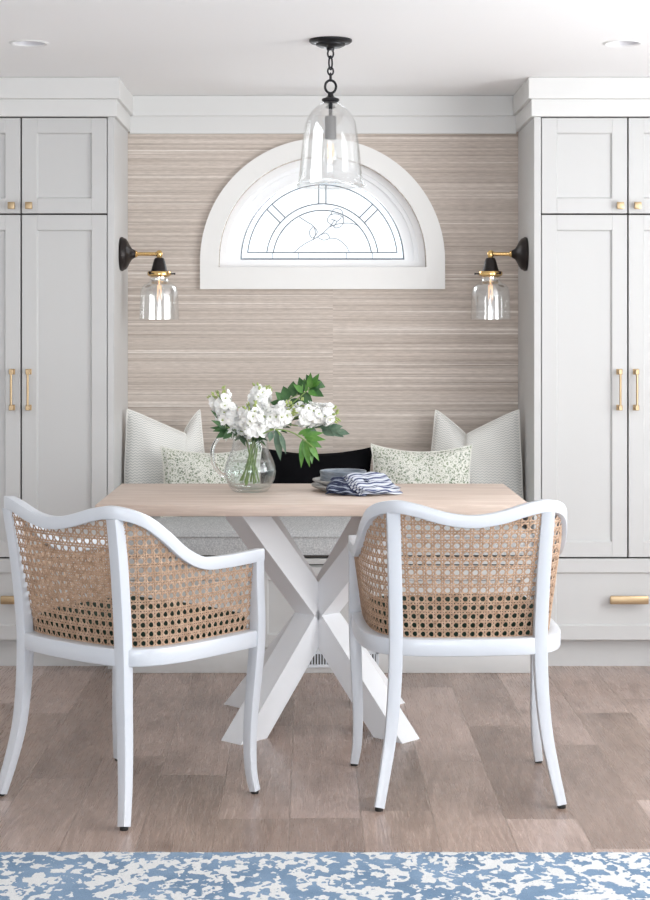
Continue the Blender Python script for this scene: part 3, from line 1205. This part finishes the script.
# ------------------------------------------------------------------ pillows
def pillow(name, label, w, h, t, m, loc, rot, chop=0.0, group=None, notch=None, fold=1):
    """stuffed square of cloth; chop = depth of the dent pressed into its top edge"""
    N = 34
    vs, uv, fs = [], [], []
    for side in (-1, 1):
        for j in range(N + 1):
            for i in range(N + 1):
                a, b = i / N * 2 - 1, j / N * 2 - 1
                # edges pull in between the corners
                x = a * (1 - 0.07 * (1 - b * b)) * w / 2
                z = b * (1 - 0.07 * (1 - a * a)) * h / 2
                pf = max(0, (1 - abs(a) ** 2.6)) ** 0.55 * max(0, (1 - abs(b) ** 2.6)) ** 0.55
                y = side * t / 2 * pf
                if notch is not None:
                    # a hand pressed the top in: two lobes, the outer one folded over the other
                    wgt = max(0, (b + 0.15) / 1.15) ** 1.3
                    k = (a + 1) / (notch + 1) if a < notch else (1 - a) / (1 - notch)
                    z -= chop * wgt * k ** 1.25
                    x *= 1 - 0.13 * wgt
                    st = 0.5 + 0.5 * math.tanh((a - notch) * fold / 0.09)
                    y += (0.055 * st - 0.02) * wgt
                    x += 0.035 * fold * wgt * (1 - st) * k
                elif chop:
                    wgt = max(0, b) ** 1.5
                    z -= chop * wgt * math.cos(a * PI / 2) ** 0.8
                y += 0.004 * math.sin(7 * a + 3 * b) * pf
                vs.append((x, y, z + h / 2))
                uv.append((a * w / 2 + 5, b * h / 2 + 5))
    K = (N + 1) ** 2
    for sd in (0, 1):
        for j in range(N):
            for i in range(N):
                q = [sd * K + j * (N + 1) + i, sd * K + j * (N + 1) + i + 1, sd * K + (j + 1) * (N + 1) + i + 1, sd * K + (j + 1) * (N + 1) + i]
                fs.append(tuple(q if sd == 0 else q[::-1]))
    mb = MB()
    mb.add(vs, fs)
    o = mb.build(name, m, fix=False, uv=uv, angle=80)
    # piping around the seam
    ring = [(i / N * 2 - 1, -1) for i in range(N)] + [(1, i / N * 2 - 1) for i in range(N)] + [(1 - i / N * 2, 1) for i in range(N)] + [(-1, 1 - i / N * 2) for i in range(N)]
    idx = []
    for a, b in ring:
        i, j = round((a + 1) / 2 * N), round((b + 1) / 2 * N)
        idx.append(j * (N + 1) + i)
    pipe = MB().tube([vs[q] for q in idx], 0.0035, 6, closed=True)
    o.location = loc
    o.rotation_euler = rot
    pipe.build('piping', m, o)
    tag(o, label, 'pillow', group)
    return o


R = math.radians
pillow('throw_pillow', 'large chevron-woven pillow with chopped top beside the left cabinet', 0.352, 0.416, 0.14, M['chevron'], (-0.578, 6.68, ZS - .006), (R(-8), 0, R(14)), 0.10, notch=0.45, fold=1)
pillow('throw_pillow', 'large chevron-woven pillow with chopped top beside the right cabinet', 0.40, 0.414, 0.14, M['chevron'], (0.662, 6.68, ZS - .006), (R(-8), 0, R(-14)), 0.10, notch=-0.15, fold=-1)
pillow('throw_pillow', 'small green floral print pillow behind the glass jug', 0.40, 0.280, 0.11, M['floral'], (-0.385, 6.52, ZS - .006), (R(-10), 0, R(6)), 0.022)
pillow('throw_pillow', 'small green floral print pillow right of the black one', 0.40, 0.286, 0.11, M['floral'], (0.437, 6.52, ZS - .006), (R(-10), 0, R(-5)), 0.022)
pillow('throw_pillow', 'long black pillow behind the stacked plates', 0.46, 0.270, 0.11, M['velvet_black'], (0.022, 6.60, ZS - .006), (R(-12), 0, 0), 0.02)

# ------------------------------------------------------------------ wall sconces
def sconce(label, x, sgn, reach):
    Y, Z = 6.62, 1.611
    c = thing('wall_sconce', label, 'sconce', (x, Y, Z))
    f = sgn
    MB().lathe([(0.0, 0), (0.066, 0.0), (0.068, 0.004), (0.068, 0.010), (0.064, 0.014), (0.061, 0.022), (0.050, 0.030), (0.034, 0.038), (0.022, 0.046), (0.016, 0.056), (0.0145, 0.060), (0, 0.060)], (0, 0, 0), 'x', 40, f).build('backplate', M['bronze'], c)
    MB().lathe([(0.012, 0.059), (0.013, 0.062), (0.013, 0.066), (0.009, 0.068), (0.0075, 0.070), (0.0075, reach - .015), (0.010, reach - .013), (0.010, reach - .010)], (0, 0, 0), 'x', 24, f).build('arm', M['gold'], c)
    ax = f * reach
    MB().lathe([(0, 0.015), (0.007, 0.014), (0.012, 0.008), (0.013, 0.0), (0.012, -.008), (0.010, -.014), (0.012, -.018), (0, -.018)], (ax, 0, 0), 'z', 24).build('knuckle', M['gold'], c)
    MB().lathe([(0, -.014), (0.016, -.015), (0.020, -.020), (0.024, -.032), (0.031, -.060), (0.034, -.068), (0.034, -.071), (0, -.071)], (ax, 0, 0), 'z', 32).build('shade_holder', M['bronze'], c)
    col = MB().lathe([(0.036, -.068), (0.046, -.070), (0.048, -.076), (0.047, -.084), (0.040, -.089), (0.034, -.092), (0.033, -.086), (0.036, -.08)], (ax, 0, 0), 'z', 36).build('shade_collar', M['gold'], c)
    for k in range(3):
        a = 2 * PI * k / 3 + (0 if f > 0 else PI)
        MB().tube([(ax + .045 * math.cos(a), .045 * math.sin(a), -.079), (ax + .058 * math.cos(a), .058 * math.sin(a), -.079), (ax + .064 * math.cos(a), .064 * math.sin(a), -.079)], [.003, .003, .005], 10).build('thumbscrew', M['bronze'], col)
    prof = [(0.037, -.088), (0.036, -.098), (0.037, -.108), (0.044, -.114), (0.058, -.121), (0.069, -.132), (0.0745, -.148), (0.0765, -.175), (0.078, -.225), (0.0795, -.261)]
    inner = [(r - .003, z) for r, z in prof[::-1]]
    MB().lathe(prof + inner, (ax, 0, 0), 'z', 48).build('glass_shade', M['glass'], c, angle=60)
    b = MB().lathe([(0.012, -.085), (0.013, -.115), (0.016, -.13), (0.021, -.155), (0.0225, -.175), (0.018, -.195), (0.008, -.206), (0, -.208)], (ax, 0, 0), 'z', 28).build('bulb', M['glass'], c, angle=60)
    fm = MB()
    pts = []
    for k in range(9):
        a = 2 * PI * k / 8
        pts.append((ax + .009 * math.cos(a), .009 * math.sin(a), -.125 if k % 2 else -.182))
    fm.tube(pts, 0.0011, 6)
    fm.tube([(ax, 0, -.09), (ax, 0, -.14)], 0.003, 8)
    fm.build('filament', M['filament'], b)
    return c


sconce('dark bronze and brass sconce with clear glass shade on the left side of the nook', NL, 1, 0.155)
sconce('dark bronze and brass sconce with clear glass shade on the right side of the nook', NR, -1, 0.144)

# ------------------------------------------------------------------ pendant
PX, PY = 0.069, 5.57
pd = thing('pendant_lamp', 'clear glass bell pendant lamp hanging from the ceiling on a black chain', 'lamp', (PX, PY, ZC))
MB().lathe([(0, 0), (0.072, 0), (0.072, -.006), (0.066, -.011), (0.050, -.014), (0.048, -.019), (0.036, -.025), (0.014, -.029), (0.012, -.036), (0, -.036)], n=48).build('canopy', M['black'], pd)


def link(cz, rx, rz, r, yaw):
    pts = []
    for k in range(24):
        a = 2 * PI * k / 24
        pts.append((rx * math.cos(a) * math.cos(yaw), rx * math.cos(a) * math.sin(yaw), cz + rz * math.sin(a)))
    return MB().tube(pts, r, 8, closed=True)


for cz, rx, rz, yaw in ((-.046, .010, .015, .3), (-.077, .010, .0225, 1.0), (-.105, .0095, .013, 0.2), (-.125, .0095, .013, 1.4)):
    link(cz, rx, rz, .0030, yaw).build('chain_link', M['black'], pd)
link(-.157, .0185, .0215, .0042, 0.1).build('loop_ring', M['black'], pd)
MB().lathe([(0, -.176), (0.008, -.177), (0.010, -.188), (0.016, -.193), (0.029, -.198), (0.030, -.203), (0.024, -.209), (0.007, -.212), (0.006, -.259), (0, -.259)], n=32).build('cap_rod', M['black'], pd)
MB().lathe([(0, -.256), (0.017, -.256), (0.0195, -.260), (0.0195, -.333), (0, -.333)], n=32).build('bulb_socket', M['socket'], pd)
bl = MB().lathe([(0.012, -.332), (0.014, -.345), (0.0195, -.365), (0.0235, -.388), (0.0235, -.400), (0.018, -.414), (0.008, -.421), (0, -.423)], n=32).build('bulb', M['glass'], pd, angle=60)
fm = MB()
pts = [(.010 * math.cos(2 * PI * k / 10), .010 * math.sin(2 * PI * k / 10), -.350 if k % 2 else -.402) for k in range(11)]
fm.tube(pts, 0.0009, 6)
fm.build('filament', M['filament'], bl)
prof = [(0.022, -.209), (0.030, -.213), (0.041, -.220), (0.058, -.233), (0.070, -.246), (0.084, -.277), (0.0895, -.305), (0.094, -.339), (0.098, -.375), (0.1015, -.415), (0.1055, -.452), (0.1085, -.468), (0.114, -.482), (0.118, -.489)]
bell = prof + [(r - .0035, z + (.001 if k == 0 else 0)) for k, (r, z) in enumerate(prof[::-1])]
sh = MB().lathe(bell, n=72).build('glass_bell', M['glass'], pd, angle=60)
MB().lathe([(0.118, -.486), (0.1205, -.489), (0.118, -.493), (0.114, -.491), (0.115, -.487), (0.118, -.486)], n=72).build('rim', M['glass'], sh, angle=60)

# ------------------------------------------------------------------ recessed ceiling lights
for (x, y), lab in zip(DL, ('white recessed ceiling light above the left cabinet', 'white recessed ceiling light above the right cabinet')):
    r_ = thing('recessed_light', lab, 'ceiling light', (x, y, ZC))
    MB().lathe([(0.0535, 0.03), (0.0535, -.001), (0.060, -.004), (0.068, -.001), (0.068, 0.0), (0.0537, 0.0)], n=48).build('trim_ring', M['dl_white'], r_)
    MB().lathe([(0.0530, 0.0), (0.042, 0.035), (0, 0.036)], n=40).build('lens', M['dl_lens'], r_)

# ------------------------------------------------------------------ on the table: jug with flowers
ZT = 0.764
JX, JY = -0.201, 5.575
jug = thing('glass_jug', 'clear glass jug of white flowers standing on the oak table', 'jug', (JX, JY, ZT))
op = [(0.0, 0.0005), (0.050, 0.0005), (0.058, 0.003), (0.070, 0.018), (0.082, 0.042), (0.0875, 0.066), (0.084, 0.090), (0.073, 0.118), (0.063, 0.142), (0.0585, 0.165), (0.060, 0.188), (0.066, 0.210)]
ip = [(r - .0035, z) for r, z in op[:2:-1]] + [(0.058, 0.014), (0.045, 0.010), (0, 0.009)]
MB().lathe(op + ip, n=56).build('jug_body', M['jug'], jug, angle=60)
hp = catmull([(-.058, -.005, .178), (-.078, -.008, .192), (-.108, -.010, .178), (-.126, -.012, .140), (-.122, -.012, .095), (-.100, -.010, .062), (-.083, -.006, .054)], 7)
MB().tube(hp, 0.0068, 16).build('handle', M['solid_glass'], jug)
wp = [(r - .0045, z) for r, z in op[2:8] if z < .104]
wp = [(0, 0.012), (0.044, 0.012), (0.054, 0.0165)] + [(r, max(z, .02)) for r, z in wp[1:]] + [(0.0755, 0.1025), (0, 0.1025)]
wt = MB().lathe(wp, (0, 0, 0), n=48).build('water', M['water'], angle=60)
wt.location = (JX, JY, ZT)
tag(wt, 'clear water standing in the glass jug around the flower stems', 'water')


def fp3(u, v, dy=0.0):
    return Vector(((u - 310) / 296.5, JY + dy, 1.30 - (v - 332) / 296.5))


def local(mbv, o):
    return [tuple(Vector(q) - o) for q in mbv]


def leaf(mb, base, d, ln, wd, nrm, curl=0.15):
    """pointed oval leaf with a folded midrib"""
    d = d.normalized()
    sd = d.cross(nrm).normalized()
    nn = sd.cross(d).normalized()
    vs, fs = [], []
    S_ = 8
    for i in range(S_ + 1):
        t = i / S_
        wv = wd * math.sin(PI * min(1, t ** 0.8)) * (1 - .25 * t)
        c = base + d * (ln * t) - nn * (curl * ln * t * t)
        vs += [c + sd * wv / 2 + nn * wv * .18, c, c - sd * wv / 2 + nn * wv * .18]
    for i in range(S_):
        fs += [(i * 3, i * 3 + 1, i * 3 + 4, i * 3 + 3), (i * 3 + 1, i * 3 + 2, i * 3 + 5, i * 3 + 4)]
    mb.add(vs, fs)


def rv(s=1.0):
    return Vector((random.uniform(-s, s), random.uniform(-s, s), random.uniform(-s, s)))


def floret(mb, c, out, r):
    """five ruffled petals around an axis"""
    out = out.normalized()
    a0 = random.uniform(0, 6)
    ref = Vector((0, 0, 1)) if abs(out.z) < .9 else Vector((1, 0, 0))
    e1 = out.cross(ref).normalized()
    e2 = out.cross(e1)
    for lay, (k_, sc, tilt) in enumerate(((5, 1.0, .15), (4, .72, .55))):
        for k in range(k_):
            a = a0 + lay * .6 + 2 * PI * k / k_ + random.uniform(-.2, .2)
            dr = e1 * math.cos(a) + e2 * math.sin(a)
            tg = out.cross(dr)
            d = (dr * (1 - tilt * .5) + out * tilt).normalized()
            vs, fs = [], []
            rr = r * sc * random.uniform(.85, 1.1)
            for i in range(4):
                t = i / 3
                wv = rr * (.25 + 1.0 * math.sin(PI * min(1, .15 + .62 * t)))
                cc = c + d * rr * t + out * (rr * .22 * math.sin(t * 2.2))
                for j in (-1, 0, 1):
                    vs.append(cc + tg * (j * wv * .5) + out * (rr * random.uniform(-.09, .09) + (rr * .10 if j else 0)))
            for i in range(3):
                for j in range(2):
                    q = i * 3 + j
                    fs.append((q, q + 1, q + 4, q + 3))
            mb.add(vs, fs)


FG = 'cut stems in the glass jug'


def flower(label, a, b, nfl, rad, foot, dy0=0.0, dy1=0.0, size=.0165, lv=2):
    """stem from the jug bottom to a spike of white florets running a -> b (sketch grid points)"""
    A, B = fp3(*a, dy0), fp3(*b, dy1)
    F = Vector((JX + foot[0], JY + foot[1], ZT + foot[2]))
    neck = Vector((JX + (A.x - JX) * .30, JY + (A.y - JY) * .3, ZT + .175))
    neck.x = min(max(neck.x, JX - .042), JX + .042)
    root = thing('flower_stem', label, 'flower', F, group=FG)
    path = catmull([F, F.lerp(neck, .55), neck, neck.lerp(A, .6), A, B], 6)
    s = MB().tube([p - F for p in path], [.0026] * (len(path) - 1) + [.0012], 8)
    s.build('stem', M['stem'], root)
    mb, cx = MB(), MB()
    for k in range(nfl):
        t = (k + .5) / nfl
        an = k * 2.4
        ax = (B - A).normalized()
        ref = Vector((0, 1, 0)) if abs(ax.y) < .8 else Vector((1, 0, 0))
        e1 = ax.cross(ref).normalized()
        e2 = ax.cross(e1)
        rr = rad * (0.75 + .5 * math.sin(PI * (0.15 + .75 * t))) * random.uniform(.55, 1.0)
        o_ = (e1 * math.cos(an) + e2 * math.sin(an))
        c = A.lerp(B, t) + o_ * rr
        if t < .86:
            floret(mb, c - F, (o_ + ax * .35 + rv(.25)), size * random.uniform(.85, 1.15))
        else:
            for q in range(2):
                p = c - F + rv(.004)
                cx.tube([p, p + (o_ + ax) * .008], [.0036, .002], 6)
        if k % 4 == 0:
            p = c - F + o_ * .004
            cx.tube([p, p + o_ * .007 + ax * .002], [.003, .0018], 6)
    nf = len(mb.f)
    mb.add(cx.v, cx.f)
    bo = mb.build('blossoms', M['petal'], root, fix=False, angle=80)
    bo.data.materials.append(M['calyx'])
    for k in range(nf, len(mb.f)):
        bo.data.polygons[k].material_index = 1
    if lv:
        lf = MB()
        for k in range(lv * 3):
            p = neck.lerp(A, .40 + .6 * k / (lv * 3)) - F
            leaf(lf, p, Vector((random.uniform(-1, 1), random.uniform(-1, .1), random.uniform(-.5, .6))), random.uniform(.035, .06), .018, Vector((0, -.6, 1)))
        lf.build('leaves', M['leaf_dark'], root, fix=False, angle=80)
    return root


flower('white stock flower leaning furthest left in the jug', (236, 434), (218, 391), 60, .030, (.02, .0, .030), 0, -.01)
flower('white stock flower standing tallest in the middle of the bouquet', (254, 418), (263, 386), 52, .028, (.012, .02, .024), .03, .04)
flower('white stock flower hanging lowest over the rim of the jug', (256, 434), (250, 404), 60, .030, (-.015, -.01, .020), -.045, -.06)
flower('white stock flower just right of the middle of the bouquet', (262, 427), (293, 406), 62, .030, (-.025, .01, .040), -.03, -.05)
flower('white stock flower reaching furthest right in the bouquet', (299, 416), (337, 413), 60, .028, (-.035, .0, .036), -.01, -.02)
flower('small white stock flower between the two right-hand blooms', (283, 418), (305, 404), 22, .017, (.0, .03, .03), .01, .02, .011, 0)


def foliage(label, pts, leaves, m, foot, wd=.5, name='foliage_sprig', dy=0.0, ds=0.0):
    P = [fp3(u, v, dy + ds * i) for i, (u, v) in enumerate(pts)]
    F = Vector((JX + foot[0], JY + foot[1], ZT + foot[2]))
    neck = Vector((JX + max(-.042, min(.042, (P[0].x - JX) * .4)), JY + foot[1] * .5, ZT + .18))
    root = thing(name, label, 'foliage', F, group=FG)
    path = catmull([F, neck] + P, 6)
    MB().tube([p - F for p in path], [.0022] * (len(path) - 1) + [.001], 8).build('stem', M['stem'], root)
    mb = MB()
    for (u, v, u2, v2, w_) in leaves:
        a, b = fp3(u, v, dy + ds), fp3(u2, v2, dy + ds + random.uniform(-.02, .01))
        leaf(mb, a - F, b - a, (b - a).length, w_ / 296.5, Vector((random.uniform(-.4, .4), -1, random.uniform(.1, .7))), random.uniform(-.05, .12))
    mb.build('leaves', m, root, fix=False, angle=80)
    return root


foliage('dark round-leaved foliage sprig rising highest above the white flowers', [(268, 420), (285, 402), (302, 392), (316, 378)],
        [(285, 403, 275, 392, 11), (284, 406, 270, 402, 11), (288, 400, 283, 386, 12), (291, 399, 300, 410, 12), (293, 397, 293, 381, 13), (298, 395, 305, 381, 11),
         (300, 394, 313, 404, 13), (304, 391, 299, 377, 10), (308, 389, 324, 397, 12), (310, 386, 306, 374, 9), (312, 383, 326, 387, 11), (296, 404, 286, 412, 11), (299, 400, 308, 411, 11), (282, 408, 274, 414, 10)],
        M['leaf_dark'], (.0, .03, .03), dy=.03, ds=.01)
foliage('bright green pointed leaf sprig at the top right of the bouquet', [(272, 418), (294, 402), (312, 386)],
        [(310, 389, 311, 372, 8), (311, 388, 319, 373, 8), (312, 387, 321, 381, 7), (306, 392, 304, 378, 7), (304, 393, 293, 384, 8), (308, 391, 318, 396, 7)],
        M['leaf_bright'], (.01, .04, .03), dy=.02, ds=.005)
foliage('bright green long-leaved sprig drooping over the black pillow', [(270, 428), (290, 430), (304, 438), (314, 446)],
        [(303, 437, 301, 466, 7), (305, 438, 309, 465, 8), (308, 440, 319, 459, 8), (307, 438, 322, 446, 8), (304, 436, 326, 438, 8), (302, 434, 324, 431, 7), (298, 433, 314, 426, 6), (310, 445, 312, 462, 6), (306, 436, 317, 452, 7)],
        M['leaf_bright'], (-.03, .01, .035), dy=-.06, ds=-.004)
foliage('grey-green eucalyptus sprig pointing right below the last bloom', [(275, 424), (300, 426), (322, 428), (344, 432)],
        [(314, 427, 328, 421, 8), (320, 428, 335, 424, 9), (322, 428, 334, 436, 9), (328, 429, 343, 426, 9), (330, 430, 344, 437, 8), (336, 431, 350, 434, 8), (306, 427, 318, 433, 8), (300, 426, 310, 419, 8)],
        M['leaf_grey'], (-.02, .03, .028), dy=.015, ds=.004)
foliage('dark green leaf sprig pointing left above the jug handle', [(246, 432), (232, 428), (222, 424)],
        [(232, 427, 211, 409, 6), (231, 428, 212, 419, 7), (230, 429, 211, 426, 6), (230, 430, 217, 437, 9), (232, 430, 224, 438, 8), (228, 427, 214, 430, 6), (236, 429, 232, 437, 7)],
        M['leaf_dark'], (.03, .0, .033), dy=-.02, ds=-.006)
foliage('grey-green narrow leaf sprig hanging down the right side of the jug', [(264, 432), (276, 428), (281, 434)],
        [(277, 428, 281, 459, 9), (280, 431, 287, 452, 6), (272, 430, 270, 440, 7), (274, 428, 286, 440, 6)],
        M['leaf_grey'], (-.01, -.02, .025), dy=-.065, ds=-.003)

# ------------------------------------------------------------------ plates and napkins
QX, QY = 0.131, 5.62
z = ZT
PG = 'stacked plates on the table'
for k, lab in enumerate(('pale grey dinner plate, lowest of the stack on the table', 'pale grey dinner plate, upper of the two large ones in the stack')):
    r0 = 0.128 - .002 * k
    mb = MB().lathe([(0, 0.0), (r0 * .70, 0.0), (r0 * .78, .003), (r0 * .97, .0145), (r0, .019), (r0 - .001, .0215), (r0 - .006, .0205), (r0 * .80, .0095), (r0 * .7, .0075), (0, .0075)], n=64)
    o = mb.build('dinner_plate', M['plate_pale'], angle=40)
    o.location = (QX + .003 * k, QY - .002 * k, z + .0004)
    z += 0.0175
    tag(o, lab, 'plate', PG)
SX = 0.112
z -= 0.009
for k, lab in enumerate(('blue-grey side plate, lowest of the three small ones', 'blue-grey side plate, middle of the three small ones', 'blue-grey side plate with upright rim, on top of the stack')):
    r0 = 0.0785
    mb = MB().lathe([(0, 0.0), (r0 * .88, 0.0), (r0 * .96, .002), (r0, .007), (r0 + .0005, .0145), (r0 - .001, .0165), (r0 - .004, .0155), (r0 - .006, .009), (r0 * .86, .005), (0, .005)], n=56)
    o = mb.build('side_plate', M['plate_blue'], angle=40)
    o.location = (SX + .0015 * (k % 2), QY, z + .0003)
    z += 0.0125
    tag(o, lab, 'plate', PG)


def napkin(label, m, loc, rz, L, W_, layers, zf, group):
    """folded cloth: stacked rippled layers joined along one fold, resting on a height field"""
    mb = MB()
    uvs = []
    NI, NJ = 30, 18
    for k in range(layers):
        vs, fs = [], []
        sx = 1 - .05 * k
        for side in (0, 1):
            for j in range(NJ + 1):
                for i in range(NI + 1):
                    a, b = i / NI, j / NJ
                    x = (a - .5) * L * sx + .004 * math.sin(9 * b + k)
                    y = (b - .5) * W_ * (1 - .04 * k) + .006 * math.sin(6 * a + 2 * k)
                    rip = .0022 * math.sin(26 * b + 5 * a + k * 1.7) + .0018 * math.sin(13 * a - 4 * b + k)
                    zz = zf(x, y) + .0075 * k + .004 + rip
                    e = min(a, 1 - a, b, 1 - b)
                    if side:
                        zz += .0058 * min(1, e / .06) ** .5
                    vs.append((x, y, zz))
                    uvs.append((y + 3, x + 3))
        K = (NI + 1) * (NJ + 1)
        for sd in (0, 1):
            for j in range(NJ):
                for i in range(NI):
                    q = [sd * K + j * (NI + 1) + i, sd * K + j * (NI + 1) + i + 1, sd * K + (j + 1) * (NI + 1) + i + 1, sd * K + (j + 1) * (NI + 1) + i]
                    fs.append(tuple(q[::-1] if sd == 0 else q))
        mb.add(vs, fs)
    o = mb.build('napkin', m, fix=False, uv=uvs, angle=70)
    o.location = loc
    o.rotation_euler = (0, 0, rz)
    tag(o, label, 'napkin', group)
    return o


def drop(h0, x0, k):
    return lambda x, y: h0 * (1 / (1 + math.exp((x - x0) * k)))


napkin('dark navy folded napkin lying against the front of the plates', M['napkin_dark'], (0.125, 5.462, ZT), R(-14), 0.14, 0.075, 3, lambda x, y: max(0.0, .030 * min(1, max(0, (y + .03) / .05))), 'folded napkins on the table')
napkin('white and blue striped napkin draped over the dinner plate edge', M['napkin_light'], (0.203, 5.482, ZT), R(34), 0.165, 0.125, 3, lambda x, y: .002 + .040 * min(1, max(0, (y + .045) / .075)), 'folded napkins on the table')
